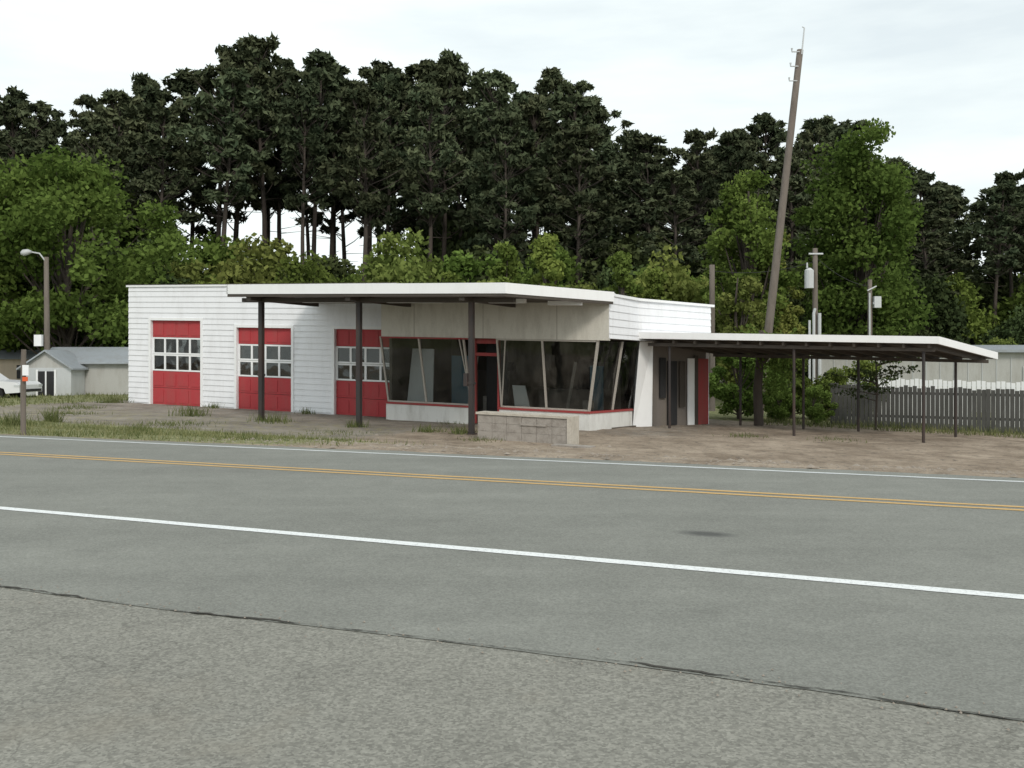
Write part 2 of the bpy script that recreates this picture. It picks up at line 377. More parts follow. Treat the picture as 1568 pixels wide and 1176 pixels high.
band=B(); band.wall((GT1,12.6),(8.9,12.6),2.66,3.75,0.12); band.out('shaded_header_panel',M['beige'],bld)
q=B()
for t in (2.5,4.9,7.3): q.box(t-.012,t+.012,12.59,12.6,2.66,3.7)
q.out('panel_battens',M['alu'],bld)
up=B(); side=[(8.9,12.6),(9.05,15.1),(10.6,18.5)]
ups=B()
for a,b,h0 in ((side[0],side[1],2.72),(side[1],side[2],2.72)):
    up.wall(a,b,h0,SR-.1,0.15); ups.siding(a,b,h0,SR-.12,0.22)
up.wall((8.0,12.598),(8.9,12.598),3.75,SR-.1,0.1)
up.out('store_upper_wall',M['white'],bld); ups.out('store_upper_siding',M['white'],bld)
cap=B(); cap.prism([(GT1+.06,13.0),(8.95,12.9),(9.13,15.05),(10.72,18.6),(9.4,20.2),(GT1+.06,20.2)],SR-.1,SR-.02); cap.out('store_roof',M['whitef'],bld)
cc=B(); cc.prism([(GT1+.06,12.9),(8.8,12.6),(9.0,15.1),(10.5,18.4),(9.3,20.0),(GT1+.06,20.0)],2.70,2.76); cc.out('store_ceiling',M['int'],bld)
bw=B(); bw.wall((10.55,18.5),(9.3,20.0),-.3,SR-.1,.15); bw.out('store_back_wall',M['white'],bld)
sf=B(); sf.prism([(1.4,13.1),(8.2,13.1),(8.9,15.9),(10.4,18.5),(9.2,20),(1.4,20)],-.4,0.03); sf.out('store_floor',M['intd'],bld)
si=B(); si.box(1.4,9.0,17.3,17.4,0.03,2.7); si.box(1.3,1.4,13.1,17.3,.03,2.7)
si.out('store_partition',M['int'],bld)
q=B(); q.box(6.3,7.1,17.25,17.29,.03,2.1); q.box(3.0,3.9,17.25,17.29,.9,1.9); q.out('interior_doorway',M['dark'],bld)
ct=B(); ct.box(5.6,7.6,15.4,15.9,.03,1.05); ct.box(5.5,7.7,15.3,16.0,1.052,1.10); ct.box(2.9,4.2,16.2,16.8,.03,1.6); ct.box(7.3,8.1,16.4,17.0,.03,2.0)
ct.out('store_counter',M['sidewall'],bld)
q=B(); q.beam((3.8,13.6,.03),(4.1,13.9,2.1),.05,.05); q.beam((7.2,13.5,.03),(7.35,14.1,2.0),.09,.04); q.box(4.0,4.25,14.5,14.7,.03,.8); q.box(7.75,8.0,13.6,13.9,.58,.85); q.out('leaning_lumber',M['conc'],bld)
bd=B(); bd.hexa([P(1.75,13.45,.45),P(2.7,13.45,.45),P(2.7,13.5,.45),P(1.75,13.5,.45),P(1.65,14.0,2.3),P(2.45,14.0,2.3),P(2.45,14.05,2.3),P(1.65,14.05,2.3)]); bd.out('leaning_board',M['whitef'],bld)
b2=B(); b2.hexa([P(5.75,13.06,.6),P(6.25,13.06,.6),P(6.25,13.09,.6),P(5.75,13.09,.6),P(5.70,12.99,1.25),P(6.12,12.99,1.25),P(6.12,13.02,1.25),P(5.70,13.02,1.25)]); b2.out('paper_sign',M['whitef'],bld)
ht=B(); ht.box(2.95,3.6,14.3,14.5,.03,2.1); ht.box(7.85,8.25,14.0,14.1,.5,1.9); m_b=paint('faded_blue_panel',(0.13,0.22,0.28),amt=.3); ht.out('blue_panel',m_b,bld)
lw=B(); lw.wall((GT1,12.9),(4.4,12.9),-.3,.50,.2); lw.wall((5.3,12.9),(8.2,12.9),-.3,.50,.2); lw.wall((8.2,12.9),(8.75,15.5),-.3,.50,.2); lw.out('store_low_wall',M['whitelow'],bld)
sl=B(); sl.wall((GT1,12.87),(4.42,12.87),.502,.565,.2); sl.wall((5.28,12.87),(8.22,12.87),.502,.565,.2); sl.wall((8.22,12.87),(8.78,15.5),.503,.566,.2)
sl.box(4.43,4.5,12.9,13.02,0.03,2.66); sl.box(5.24,5.30,12.9,13.02,.03,2.66); sl.box(4.5,5.24,12.92,13.0,2.12,2.22); sl.box(4.5,5.24,12.94,13.0,2.5,2.66)
sl.wall((GT1,12.58),(4.4,12.58),2.61,2.657,.05)
sl.out('red_sill_and_door_frame',M['redtrim'],bld)
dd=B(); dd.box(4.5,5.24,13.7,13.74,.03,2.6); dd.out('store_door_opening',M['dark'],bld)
mu=B(); gl=B()
def pane(a0,a1,b0,b1): gl.add([P(*a0),P(*a1),P(*b1),P(*b0)],[(0,1,2,3)])
bs,ts_,hb,hh=12.97,12.66,.567,2.66
for t in (1.36,2.75,4.32,5.36,6.83): mu.beam((t,bs,hb),(t-0.12 if t<5 else t-.02,ts_,hh),.055,.07)
mu.beam((4.36,bs,hb),(4.05,ts_,hh),.035,.05); mu.beam((5.36,bs,hb),(5.62,ts_,hh),.035,.05)
mu.beam((8.17,bs,hb),(8.55,ts_+.02,hh),.07,.08)
mu.beam((8.47,14.3,hb),(8.82,14.2,hh),.06,.06)
mu.box(1.36,4.3,bs-.03,bs+.04,hb,hb+.05); mu.box(5.36,8.15,bs-.03,bs+.04,hb,hb+.05)
mu.box(1.24,4.2,ts_-.03,ts_+.04,hh-.05,hh-.002); mu.box(5.34,8.5,ts_-.03,ts_+.04,hh-.05,hh-.002)
mu.out('window_mullions',M['alu'],bld)
pane((1.36,bs,hb),(2.75,bs,hb),(1.24,ts_,hh),(2.63,ts_,hh)); pane((2.78,bs+.03,hb),(4.32,bs,hb),(2.66,ts_+.03,hh),(4.2,ts_,hh))
pane((5.36,bs,hb),(6.83,bs,hb),(5.34,ts_,hh),(6.81,ts_,hh)); pane((6.86,bs+.02,hb),(8.17,bs,hb),(6.84,ts_+.03,hh),(8.55,ts_,hh))
pane((8.17,bs,hb),(8.72,15.5,hb),(8.55,ts_,hh),(9.0,15.4,hh))
gl.out('canted_window_glass',M['glass'],bld)
pr=B(); pr.hexa([P(8.72,15.55,-.3),P(9.25,16.0,-.3),P(9.1,16.25,-.3),P(8.62,15.8,-.3),P(9.02,15.4,2.72),P(9.3,15.95,2.72),P(9.12,16.2,2.72),P(8.85,15.7,2.72)]); pr.out('slanted_pier',M['whitef'],bld)
sw=B(); sw.wall((9.25,16.1),(10.5,18.5),-.3,2.72,.15); sw.out('side_wall',M['sidewall'],bld)
def along(a,b,f): return (a[0]+(b[0]-a[0])*f,a[1]+(b[1]-a[1])*f)
A_,B_=(9.285,16.08),(10.535,18.48)
def sidebox(f0,f1,h0,h1,mat,name,th=.04):
    q=B(); q.wall(along(A_,B_,f0),along(A_,B_,f1),h0,h1,-th); q.out(name,mat,bld)
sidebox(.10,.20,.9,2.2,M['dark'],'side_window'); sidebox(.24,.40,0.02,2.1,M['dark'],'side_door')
sidebox(.60,.72,0.0,2.2,M['whitef'],'side_door_white'); sidebox(.78,.98,0.0,2.2,M['redtrim'],'side_door_red')
sidebox(.72,.78,0.0,2.3,M['soffit'],'side_jamb',.06); sidebox(.45,.55,.6,2.1,M['soffit'],'side_notice_board')
# main canopy
cb=B(); cb.prism([(-1.8,9.06),(7.2,9.06),(8.98,12.58),(-1.0,12.58),(-1.0,13.43),(-1.8,13.43)],3.76,3.90); cb.box(-1.0,GT1,12.58,13.43,3.76,3.9); cb.out('canopy_soffit',M['soffit'],bld)
cf=B(); cf.wall((-1.86,9.0),(7.24,9.0),3.78,4.06,.05); cf.wall((7.24,9.0),(9.05,12.63),3.78,4.06,.05); cf.wall((-1.86,13.44),(-1.86,9.0),3.78,4.06,.05)
cf.prism([(-1.82,9.05),(7.2,9.05),(9.0,12.62),(9.0,12.9),(-1.82,13.44)],3.96,4.04); cf.out('canopy_fascia',M['whitef'],bld)
ce=B(); ce.wall((-1.84,9.02),(7.22,9.02),3.70,3.779,.06); ce.wall((7.22,9.02),(9.03,12.6),3.70,3.779,.06)
for t in (-1.13,2.33,5.92): ce.box(t-.08,t+.08,9.1,12.55,3.60,3.76)
ce.box(-1.8,7.2,9.62,9.78,3.58,3.70)
ce.out('canopy_beams',M['soffit'],bld)
li=B()
for t in (0.6,3.6,6.2): li.box(t-.9,t+.9,10.6,10.75,3.62,3.74)
li.box(7.4,8.4,11.6,11.75,3.62,3.74)
li.out('canopy_light_fixtures',M['whitef'],bld)
po=B()
for t in (-1.13,2.33,5.92): 
    po.box(t-.065,t+.065,9.63,9.77,-.3,3.62); po.box(t-.12,t+.12,9.58,9.82,-.3,.02)
    po.box(t-.085,t+.085,9.62,9.78,1.35,1.42)
po.out('canopy_posts',M['post'],bld)
pb=B(); pb.box(5.72,5.84,9.6,9.75,1.3,1.65); pb.out('post_meter_box',M['post'],bld)
def ht_(o): return lambda t,s: 2.97+o-0.088*(s-15.1)
rcn=B(); rcn.prism([(9.15,15.16),(17.55,15.16),(19.2,19.15),(10.7,19.15)],ht_(-.20),ht_(-.02)); rcn.out('side_canopy_deck',M['soffit'],bld)
rff=B()
def slwall(a,b,lo,hi,th):
    dt,ds=b[0]-a[0],b[1]-a[1]; l=math.hypot(dt,ds); n=(-ds/l*th,dt/l*th)
    q=[a,b,(b[0]+n[0],b[1]+n[1]),(a[0]+n[0],a[1]+n[1])]
    rff.hexa([P(*p,ht_(lo)(*p)) for p in q]+[P(*p,ht_(hi)(*p)) for p in q])
slwall((9.06,15.1),(17.6,15.1),-.19,0.01,.05); slwall((17.6,15.1),(19.3,19.2),-.20,0.01,.05)
rff.prism([(9.15,15.16),(17.55,15.16),(19.2,19.15),(10.7,19.15)],ht_(-.018),ht_(.005))
rff.out('side_canopy_fascia',M['whitef'],bld)
rb=B()
for f in np.linspace(0.04,.98,13):
    a=along((9.15,15.2),(17.5,15.2),f); b=along((10.75,19.1),(19.1,19.1),f)
    rb.hexa([P(a[0]-.03,a[1],2.97-.32),P(a[0]+.03,a[1],2.97-.32),P(b[0]+.03,b[1],2.62-.32),P(b[0]-.03,b[1],2.62-.32),P(a[0]-.03,a[1],2.97-.2),P(a[0]+.03,a[1],2.97-.2),P(b[0]+.03,b[1],2.62-.2),P(b[0]-.03,b[1],2.62-.2)])
rb.box(9.3,17.5,15.33,15.47,2.56,2.66); rb.box(10.7,19.0,18.43,18.57,2.28,2.38); rb.out('side_canopy_rafters',M['soffit'],bld)
rp=B()
for t,s,h in ((9.97,15.4,2.6),(13.7,15.4,2.6),(17.2,15.4,2.6),(11.6,18.5,2.32),(13.62,18.5,2.32),(15.3,18.5,2.32),(18.1,18.5,2.32)):
    rp.tube([P(t,s,-.3),P(t,s,h)],[.042,.042],8)
rp.out('side_canopy_posts',M['post'],bld,)
# ---------------------------------------------------------------- concrete sign base
pl=empty('concrete_sign_base')
q=B()
for i in range(6):
    for j in range(3):
        a=6.7+i*.4083; q.box(a+.004,a+.4043,8.45+.003*((i*7+j*3)%4),8.95,-.2 if j==0 else .02+j*.205,.02+(j+1)*.205-.006)
q.box(6.72,9.14,8.47,8.93,-.2,.635); q.out('blocks',M['conc'],pl)
q=B(); q.box(9.15,9.27,8.42,8.98,-.2,.70); q.out('end_block',M['concl'],pl)
q=B(); q.box(6.66,9.147,8.42,8.98,.642,.70); q.out('cap',M['concl'],pl)
q=B(); q.box(8.9,9.9,8.0,8.4,-.2,.03); q.box(7.9,8.6,8.42,8.445,.42,.47); q.out('footing',M['conc'],pl)
# ---------------------------------------------------------------- utility poles, lamps
def utility_pole(name,b,t,r0,r1):
    e=empty(name); q=B(); n=6; b=Vector(b); t=Vector(t)
    q.tube([b+(t-b)*(i/n) for i in range(n+1)],[r0+(r1-r0)*i/n for i in range(n+1)],12); q.out('pole',M['wood'],e,True); return e
up1=utility_pole('utility_pole',(9.35,36,-.8),(10.95,36,13.4),.17,.12)
q=B(); q.tube([(10.98,35.9,13.2),(11.08,35.9,14.2)],[.03,.025],6); q.tube([(11.08,35.9,14.2),(11.0,35.9,14.25)],[.02,.02],6)
for z,x in ((12.75,10.85),(13.3,10.9),(12.2,10.8)): q.tube([(x,35.9,z),(x-.32,35.8,z-.03),(x-.32,35.8,z+.1)],[.025,.025,.04],6)
q.out('pole_hardware',M['galv'],up1)
up2=utility_pole('utility_pole',(12.8,40,-.8),(12.8,40,6.35),.13,.10)
q=B(); q.tube([(12.5,39.85,4.65),(12.5,39.85,5.4)],[.19,.19],12); q.tube([(12.5,39.85,5.4),(12.5,39.85,5.5)],[.19,.08],12); q.tube([(12.4,39.8,5.5),(12.4,39.8,5.72)],[.04,.03],6)
q.out('transformer',M['galv'],up2)
q=B(); q.tube([(12.5,39.9,6.1),(13.1,39.9,6.1)],[.04,.04],6); q.tube([(12.68,39.8,-.8),(12.68,39.8,3.6),(12.74,39.8,3.8)],[.06,.06,.06],8); q.tube([(12.92,39.8,-.8),(12.92,39.8,3.6)],[.07,.07],8); q.tube([(12.5,39.8,-.8),(12.5,39.8,3.3)],[.05,.05],8); q.out('conduits',M['galv'],up2)
up3=utility_pole('utility_pole',(15.87,42,-.8),(15.87,42,5.2),.11,.09)
q=B(); q.wbox(16.0,16.3,41.8,42.05,3.95,4.45); q.wbox(15.96,16.0,41.85,42.0,4.1,4.2); q.tube([(15.8,41.85,-.8),(15.8,41.85,4.6)],[.04,.04],6); q.tube([(15.7,41.85,4.7),(16.1,41.85,4.9)],[.03,.03],6); q.out('meter_box',M['galv'],up3)
up4=utility_pole('utility_pole',(8.45,40,-.8),(8.45,40,5.65),.13,.11)
def wire(a,b,sag,r=.012):
    q=B(); a=Vector(a); b=Vector(b); pts=[a+(b-a)*(i/14)-Vector((0,0,sag*4*(i/14)*(1-i/14))) for i in range(15)]; q.tube(pts,[r]*15,4); return q
ww=wire((12.8,40,6.0),(15.87,42,4.9),.25); w3=wire((8.45,40,5.4),(12.8,40,5.8),.25); ww.add(w3.v,w3.f)
ww.out('wires',M['dark'],up2)
lampE=empty('street_lamp')
q=B(); q.tube([(-20.6,42,0),(-20.62,42,3),(-20.65,42,6.2)],[.13,.12,.10],10); q.out('pole',M['wood'],lampE,True)
q=B(); q.tube([(-20.65,41.95,6.0),(-20.9,41.9,6.35),(-21.3,41.9,6.42)],[.035,.035,.035],6); q.out('arm',M['galv'],lampE)
q=B(); q.tube([(-21.25,41.9,6.42),(-21.4,41.9,6.42),(-21.6,41.9,6.38),(-21.72,41.9,6.36)],[.06,.13,.15,.07],10); q.out('lamp_head',M['galv'],lampE,True)
q=B(); q.wbox(-21.05,-20.72,41.7,41.88,2.25,2.75); q.out('service_box',M['whitef'],lampE)
mp=empty('marker_post')
q=B(); q.tube([(-10.32,20,-.1),(-10.32,20,1.0),(-10.31,20,1.79)],[.055,.055,.05],10); q.out('post',M['wood'],mp)
q=B(); q.wbox(-10.29,-10.16,19.9,19.93,1.24,1.46); q.out('reflector_plate',M['whitef'],mp)
q=B(); q.wbox(-10.28,-10.17,19.885,19.898,1.12,1.21); q.out('reflector',M['orange'],mp)
# ---------------------------------------------------------------- neighbours
sh=empty('storage_shed')
x0,x1,y0,y1=-20.9,-16.6,42,45.2
q=B(); q.wbox(x0,x1,y0,y1,-.2,1.5); xm=(y0+y1)/2
q.add([(x0,y0,1.5),(x0,y1,1.5),(x0,xm,2.12)],[(0,1,2)]); q.add([(x1,y0,1.5),(x1,xm,2.12),(x1,y1,1.5)],[(0,1,2)]); q.out('walls',M['trailer'],sh)
q=B()
for ya,yb in ((y0-.25,xm),(y1+.25,xm)):
    q.hexa([(x0-.25,ya,1.46),(x1+.25,ya,1.46),(x1+.25,yb,2.17),(x0-.25,yb,2.17),(x0-.25,ya,1.51),(x1+.25,ya,1.51),(x1+.25,yb,2.24),(x0-.25,yb,2.24)])
q.out('roof',M['tin'],sh)
q=B(); q.wbox(-21.0,-18.9,40.6,41.9,-.2,1.3); q.out('gabled_porch_walls',M['galv'],sh)
q=B(); q.add([(-21.0,40.6,1.3),(-18.9,40.6,1.3),(-19.95,40.6,2.0),(-21.0,41.9,1.3),(-18.9,41.9,1.3),(-19.95,41.9,2.0)],[(0,1,2)]); q.out('gable',M['trailer'],sh)
q=B()
for sg in (-1,1):
    q.hexa([(-19.95+sg*1.2,40.4,1.2),(-19.95,40.4,2.0),(-19.95,42.6,2.0),(-19.95+sg*1.2,42.6,1.2),(-19.95+sg*1.2,40.4,1.27),(-19.95,40.4,2.07),(-19.95,42.6,2.07),(-19.95+sg*1.2,42.6,1.27)])
q.out('porch_roof',M['tin'],sh)
q=B(); q.wbox(-20.3,-19.6,40.56,40.595,0.0,1.15); q.out('door',M['dark'],sh)
q=B(); q.wbox(-20.38,-20.3,40.54,40.598,0,1.22); q.wbox(-19.6,-19.52,40.54,40.598,0,1.22); q.wbox(-19.99,-19.93,40.54,40.558,0,1.15); q.out('door_trim',M['whitef'],sh)
hm=empty('tan_mobile_home')
q=B(); q.wbox(-34,-22.4,49,53,-.2,1.75); q.out('walls',M['tan'],hm)
q=B(); q.hexa([(-34.2,48.7,1.7),(-22.2,48.7,1.7),(-22.2,53.3,1.7),(-34.2,53.3,1.7),(-34.2,50,2.2),(-22.2,50,2.2),(-22.2,52,2.2),(-34.2,52,2.2)]); q.out('roof',M['tin'],hm)
q=B(); q.wbox(-25.6,-24.8,48.95,48.99,.7,1.4); q.out('window',M['dark'],hm)
mh=empty('white_mobile_home')
q=B(); q.box(12.5,46,36,40,-.2,2.65); q.out('walls',M['trailer'],mh)
q=B(); 
for t in np.arange(12.5,46,.6): q.box(t,t+.03,35.975,35.999,.1,2.6)
q.box(12.5,46,35.96,35.998,1.05,1.12)
q.out('wall_battens',M['galv'],mh)
q=B(); q.prism([(12.2,35.7),(46.3,35.7),(46.3,40.3),(12.2,40.3)],2.65,lambda t,s:2.78); q.prism([(12.3,36.2),(46.2,36.2),(46.2,39.8),(12.3,39.8)],2.781,3.0); q.out('roof',M['tin'],mh)
q=B(); 
for t in (21.5,28,34): q.box(t,t+1.2,35.95,35.97,1.3,2.1)
q.out('windows',M['dark'],mh)
q=B()
for t in (21.5,28,34):
    q.box(t-.08,t+1.28,35.93,35.949,2.1,2.18); q.box(t-.08,t+1.28,35.93,35.949,1.22,1.3); q.box(t-.08,t,35.93,35.949,1.3,2.1); q.box(t+1.2,t+1.28,35.93,35.949,1.3,2.1); q.box(t+.57,t+.63,35.93,35.949,1.3,2.1)
q.out('window_frames',M['whitef'],mh)
fe=empty('wooden_fence'); q=B(); rs=R(8)
t=14.2
while t<34:
    w=.14; h=1.42+rs.uniform(-.05,.05); o=rs.uniform(-.01,.01)
    q.hexa([P(t,21.5+o,-.1),P(t+w-.012,21.5+o,-.1),P(t+w-.012,21.52+o,-.1),P(t,21.52+o,-.1),P(t,21.5+o,h),P(t+w-.012,21.5+o,h),P(t+w-.012,21.52+o,h),P(t,21.52+o,h)]); t+=w
q.out('boards',M['fence'],fe)
q=B()
for t in np.arange(14.2,34,2.4): q.box(t,t+.1,21.56,21.66,-.1,1.4)
q.box(14.2,34,21.535,21.56,.3,.39); q.box(14.2,34,21.535,21.56,1.1,1.19); q.out('rails',M['fence'],fe)
fw=empty('white_fence'); q=B()
for t in np.arange(14.5,36,.16): q.box(t,t+.13,25,25.03,-.1,1.62+.03*math.sin(t*9))
q.out('boards',M['whitef'],fw)
car=empty('pickup_truck')
prof=[(-5.1,.45),(-5.1,1.02),(-3.3,1.05),(-3.2,1.7),(-2.0,1.72),(-1.35,1.12),(-.15,1.0),(0,.85),(0,.45),(-.55,.40),(-.62,.66),(-.95,.78),(-1.28,.66),(-1.35,.4),(-3.7,.4),(-3.77,.66),(-4.1,.78),(-4.43,.66),(-4.5,.42)]
cx,cy=-19.45,37.4; zs=.74
vs=[(cx+a,cy,b*zs) for a,b in prof]+[(cx+a,cy+1.8,b*zs) for a,b in prof]; n=len(prof)
mesh_obj('body',vs,[tuple(range(n)),tuple(range(2*n-1,n-1,-1))]+[(i,(i+1)%n,(i+1)%n+n,i+n) for i in range(n)],M['carpaint'],car)
q=B()
for wx in (-.95,-4.1):
    for wy in (.02,1.55): q.tube([(cx+wx,cy+wy,.28),(cx+wx,cy+wy+.23,.28)],[.28,.28],16)
q.out('wheels',M['tyre'],car)
q=B(); q.add([(cx-3.1,cy-.005,.82),(cx-1.65,cy-.005,.84),(cx-2.05,cy-.005,1.22),(cx-3.05,cy-.005,1.21)],[(0,1,2,3)]); q.wbox(cx+.001,cx+.03,cy+.1,cy+1.7,.36,.46); q.out('windows_and_bumper',M['dark'],car)
q=B(); q.wbox(cx-.22,cx+.012,cy-.012,cy+.3,.55,.64); q.wbox(cx-.05,cx+.012,cy+1.5,cy+1.81,.55,.64); q.out('headlights',M['galv'],car)
# ---------------------------------------------------------------- vegetation
def leaf_cloud(rs,centers,radii,per,size,elong=1.0,shell=0.5,ctint=None):
    cs=np.repeat(centers,per,axis=0); rr=np.repeat(radii,per,axis=0); n=len(cs)
    d=rs.normal(size=(n,3)); d/=np.linalg.norm(d,axis=1)[:,None]
    r=rs.uniform(0,1.08,n)**shell
    p=cs+d*r[:,None]*rr
    a=rs.normal(size=(n,3)); a/=np.linalg.norm(a,axis=1)[:,None]
    b=rs.normal(size=(n,3)); b-= (b*a).sum(1)[:,None]*a; b/=np.linalg.norm(b,axis=1)[:,None]
    sz=size*rs.uniform(.6,1.35,n)[:,None]
    A=a*sz*elong*0.5; Bv=b*sz*0.5
    v=np.stack([p-A,p+Bv*.9-A*.1,p+A,p-Bv*.9+A*.1],1).reshape(-1,3)
    ct=np.repeat(ctint if ctint is not None else rs.uniform(0,1,len(centers)),per)
    tint=np.clip(ct*.55+rs.uniform(0,.45,n)+d[:,2]*.10,0,1)
    return v,tint
def tree_data(bq,lv,tint):
    nb=len(bq.v); nl=len(lv)//4
    bf=np.array([f for f in bq.f if len(f)==4],dtype=np.int64).reshape(-1,4)
    v=np.vstack([np.array([tuple(x) for x in bq.v]),lv]); lf=nb+np.arange(nl*4).reshape(-1,4)
    q=np.vstack([bf,lf]); mi=np.zeros(len(q),dtype=np.int32); mi[len(bf):]=1
    tv=np.zeros(len(q)); tv[len(bf):]=tint
    return v,q,mi,tv
def build_mesh(name,items,mats,parent=None):
    V=[];Q=[];MI=[];T=[];RN=[];off=0
    for (v,q,mi,tv),X,Y,Z,sx,sz,rot,rnd,ms in items:
        c,s=math.cos(rot),math.sin(rot); w=np.empty_like(v)
        w[:,0]=(v[:,0]*c-v[:,1]*s)*sx+X; w[:,1]=(v[:,0]*s+v[:,1]*c)*sx+Y; w[:,2]=v[:,2]*sz+Z
        V.append(w);Q.append(q+off);off+=len(v);m=mi.copy();m[m>0]+=ms;MI.append(m);T.append(tv);RN.append(np.full(len(q),rnd))
    V=np.vstack(V).astype(np.float32);Q=np.vstack(Q).astype(np.int32);MI=np.concatenate(MI).astype(np.int32)
    me=bpy.data.meshes.new(name); me.vertices.add(len(V)); me.vertices.foreach_set('co',V.ravel())
    me.loops.add(len(Q)*4); me.loops.foreach_set('vertex_index',Q.ravel())
    me.polygons.add(len(Q)); me.polygons.foreach_set('loop_start',np.arange(len(Q),dtype=np.int32)*4)
    try: me.polygons.foreach_set('loop_total',np.full(len(Q),4,dtype=np.int32))
    except Exception: pass
    for m in mats: me.materials.append(m)
    me.polygons.foreach_set('material_index',MI)
    for nm,arr in (('tint',T),('rnd',RN)):
        at=me.attributes.new(nm,'FLOAT','FACE'); at.data.foreach_set('value',np.concatenate(arr).astype(np.float32))
    me.update(calc_edges=True)
    ob=bpy.data.objects.new(name,me); COL.objects.link(ob)
    if parent: ob.parent=parent
    return ob
def pine(seed,H=24,base=0.42,rad=3.4,per=62,ncl=105):
    rs=R(seed); b=B()
    lean=rs.uniform(-.6,.6,2); n=8
    tp=lambda f: np.array([lean[0]*f*f+.15*math.sin(f*7+seed),lean[1]*f*f,H*f*.96])
    b.tube([tp(i/n) for i in range(n+1)],[.24*(1-i/n)**.8+.03 for i in range(n+1)],6,False)
    cen=[];ra=[]; ph=rs.uniform(0,6.28,3)
    while len(cen)<ncl:
        g=rs.uniform(0,1)**.8; f=base+(1-base)*g
        if g<.3 and rs.uniform()<.5: continue
        an=rs.uniform(0,6.283)
        env=rad*(max(0,1-(max(g-.25,0)/.78)**1.7))**.7*(.6+.4*min(g/.3,1))
        env*=1+.30*math.sin(2*an+ph[0]+g*7)+.25*math.sin(3*an+ph[1]-g*13)
        rr=env*rs.uniform(.1,1.0)**.6
        p0=tp(max(f-.035,0)); z=H*f+rr*.10-.1
        c=np.array([p0[0]+rr*math.cos(an),p0[1]+rr*math.sin(an),z])
        s=rs.uniform(.38,.82)*(1-.25*g); cen.append(c); ra.append((s,s,s*.62))
        if rs.uniform()<.6: m=(p0+c)/2+np.array([0,0,-.12]); b.tube([p0,m,c],[.055,.04,.015],3,False)
    for k in range(12):
        f=rs.uniform(.15,base+.1); p0=tp(f); an=rs.uniform(0,6.28); l=rs.uniform(.5,2.2)
        b.tube([p0,p0+np.array([l*math.cos(an),l*math.sin(an),.15])],[.035,.012],3,False)
    v,t=leaf_cloud(rs,np.array(cen),np.array(ra),per,.25,2.3,.66)
    return tree_data(b,v,t)
def decid(seed,H=12,W=8,base=.2,ncl=70,per=230,leaf=.2,cs=(.7,1.4),top=1.0):
    rs=R(seed); b=B()
    n=5; tr=H*.018+.04; tp=lambda f: np.array([.25*math.sin(f*4+seed)*f,.2*math.cos(f*3+seed)*f,H*.85*f])
    b.tube([tp(i/n) for i in range(n+1)],[tr*(1-.8*i/n) for i in range(n+1)],7,False)
    cen=[];ra=[]
    zc=H*(base+1)/2; hz=H*(1-base)/2
    sc=H/12
    while len(cen)<ncl:
        d=rs.normal(size=3); d/=np.linalg.norm(d); r=rs.uniform(.35,1)**.6
        wob=1+.22*math.sin(3*math.atan2(d[1],d[0])+seed)+.15*math.sin(5*d[2]+seed*2)
        s=rs.uniform(*cs)*sc
        c=np.array([d[0]*r*(W/2-s*.6)*wob,d[1]*r*(W/2-s*.6)*wob,zc+d[2]*r*(hz-s*.4)])
        c[:2]*=(1-.35*top*max(0,(c[2]-zc)/hz))
        cen.append(c); ra.append((s,s,s*.75))
        if rs.uniform()<.5:
            f=min(max((c[2]-H*.25)/(H*.85)*.75,.08),.95); p0=tp(f); m=(p0+c)/2+np.array([0,0,-.05*H*.3]); b.tube([p0,m,c],[tr*.35,tr*.22,.015],4,False)
    v,t=leaf_cloud(rs,np.array(cen),np.array(ra),per,leaf,1.35,.5)
    return tree_data(b,v,t)
cnt_=[0]
def place(name,data,X,Y,sc=1,rot=0,mat='leaf'):
    cnt_[0]+=1
    return build_mesh(name,[(data,X,Y,gz(X,Y)-.05,sc,sc,rot,(cnt_[0]*.37)%1,0)],[M['bark'],M[mat]])
pinesA=[pine(i,24,[.42,.48,.38,.45][i],[3.6,3.2,3.9,3.4][i]) for i in range(4)]
pinesB=[pine(10+i,24,[.52,.56,.49,.54][i],[3.5,3.2,3.8,3.3][i],ncl=98) for i in range(4)]
prof_x=[-100,0,75,110,150,185,215,260,300,325,360,400,440,500,560,590,640,700,740,800,840,900,950,1000,1050,1085,1120,1180,1260,1330,1380,1430,1480,1530,1568,1700]
prof_y=[150,145,150,190,128,155,128,118,90,68,82,58,88,80,90,72,82,64,95,125,112,140,170,195,205,200,172,162,180,190,225,250,232,250,240,250]
rs=R(25); items=[]
for row,(Y,dx) in enumerate(((63,4.7),(69,3.7),(76,3.7),(84,4.4),(93,4.8))):
    X=-Y*.64+rs.uniform(0,3)
    while X<Y*.64:
        y=Y+rs.uniform(-2.5,2.5); x=X+rs.uniform(-1.0,1.0)
        px=784+1450*x/y
        top=np.interp(px,prof_x,prof_y)
        H=(556-top)*y/1450+1.9
        H*= (1.0 if row in(1,2) else .93)*rs.uniform(.89,1.02)
        s=H/24; thin=200<px<600
        if not(row>=3 and thin and rs.uniform()<.5):
            pool=pinesB if (thin and rs.uniform()<.85) or rs.uniform()<.25 else pinesA
            items.append((pool[rs.randint(4)],x,y,gz(x,y)-.05,max(s,.78)*rs.uniform(.92,1.12),s,rs.uniform(0,6.28),rs.uniform(),0))
        X+=dx*rs.uniform(.8,1.25)
build_mesh('pine_forest',items,[M['bark'],M['pine']])
bush=[decid(40+i,8,6.5,.02,42,140,.23,(1.0,1.9),.8) for i in range(5)]
rs=R(33); items=[]
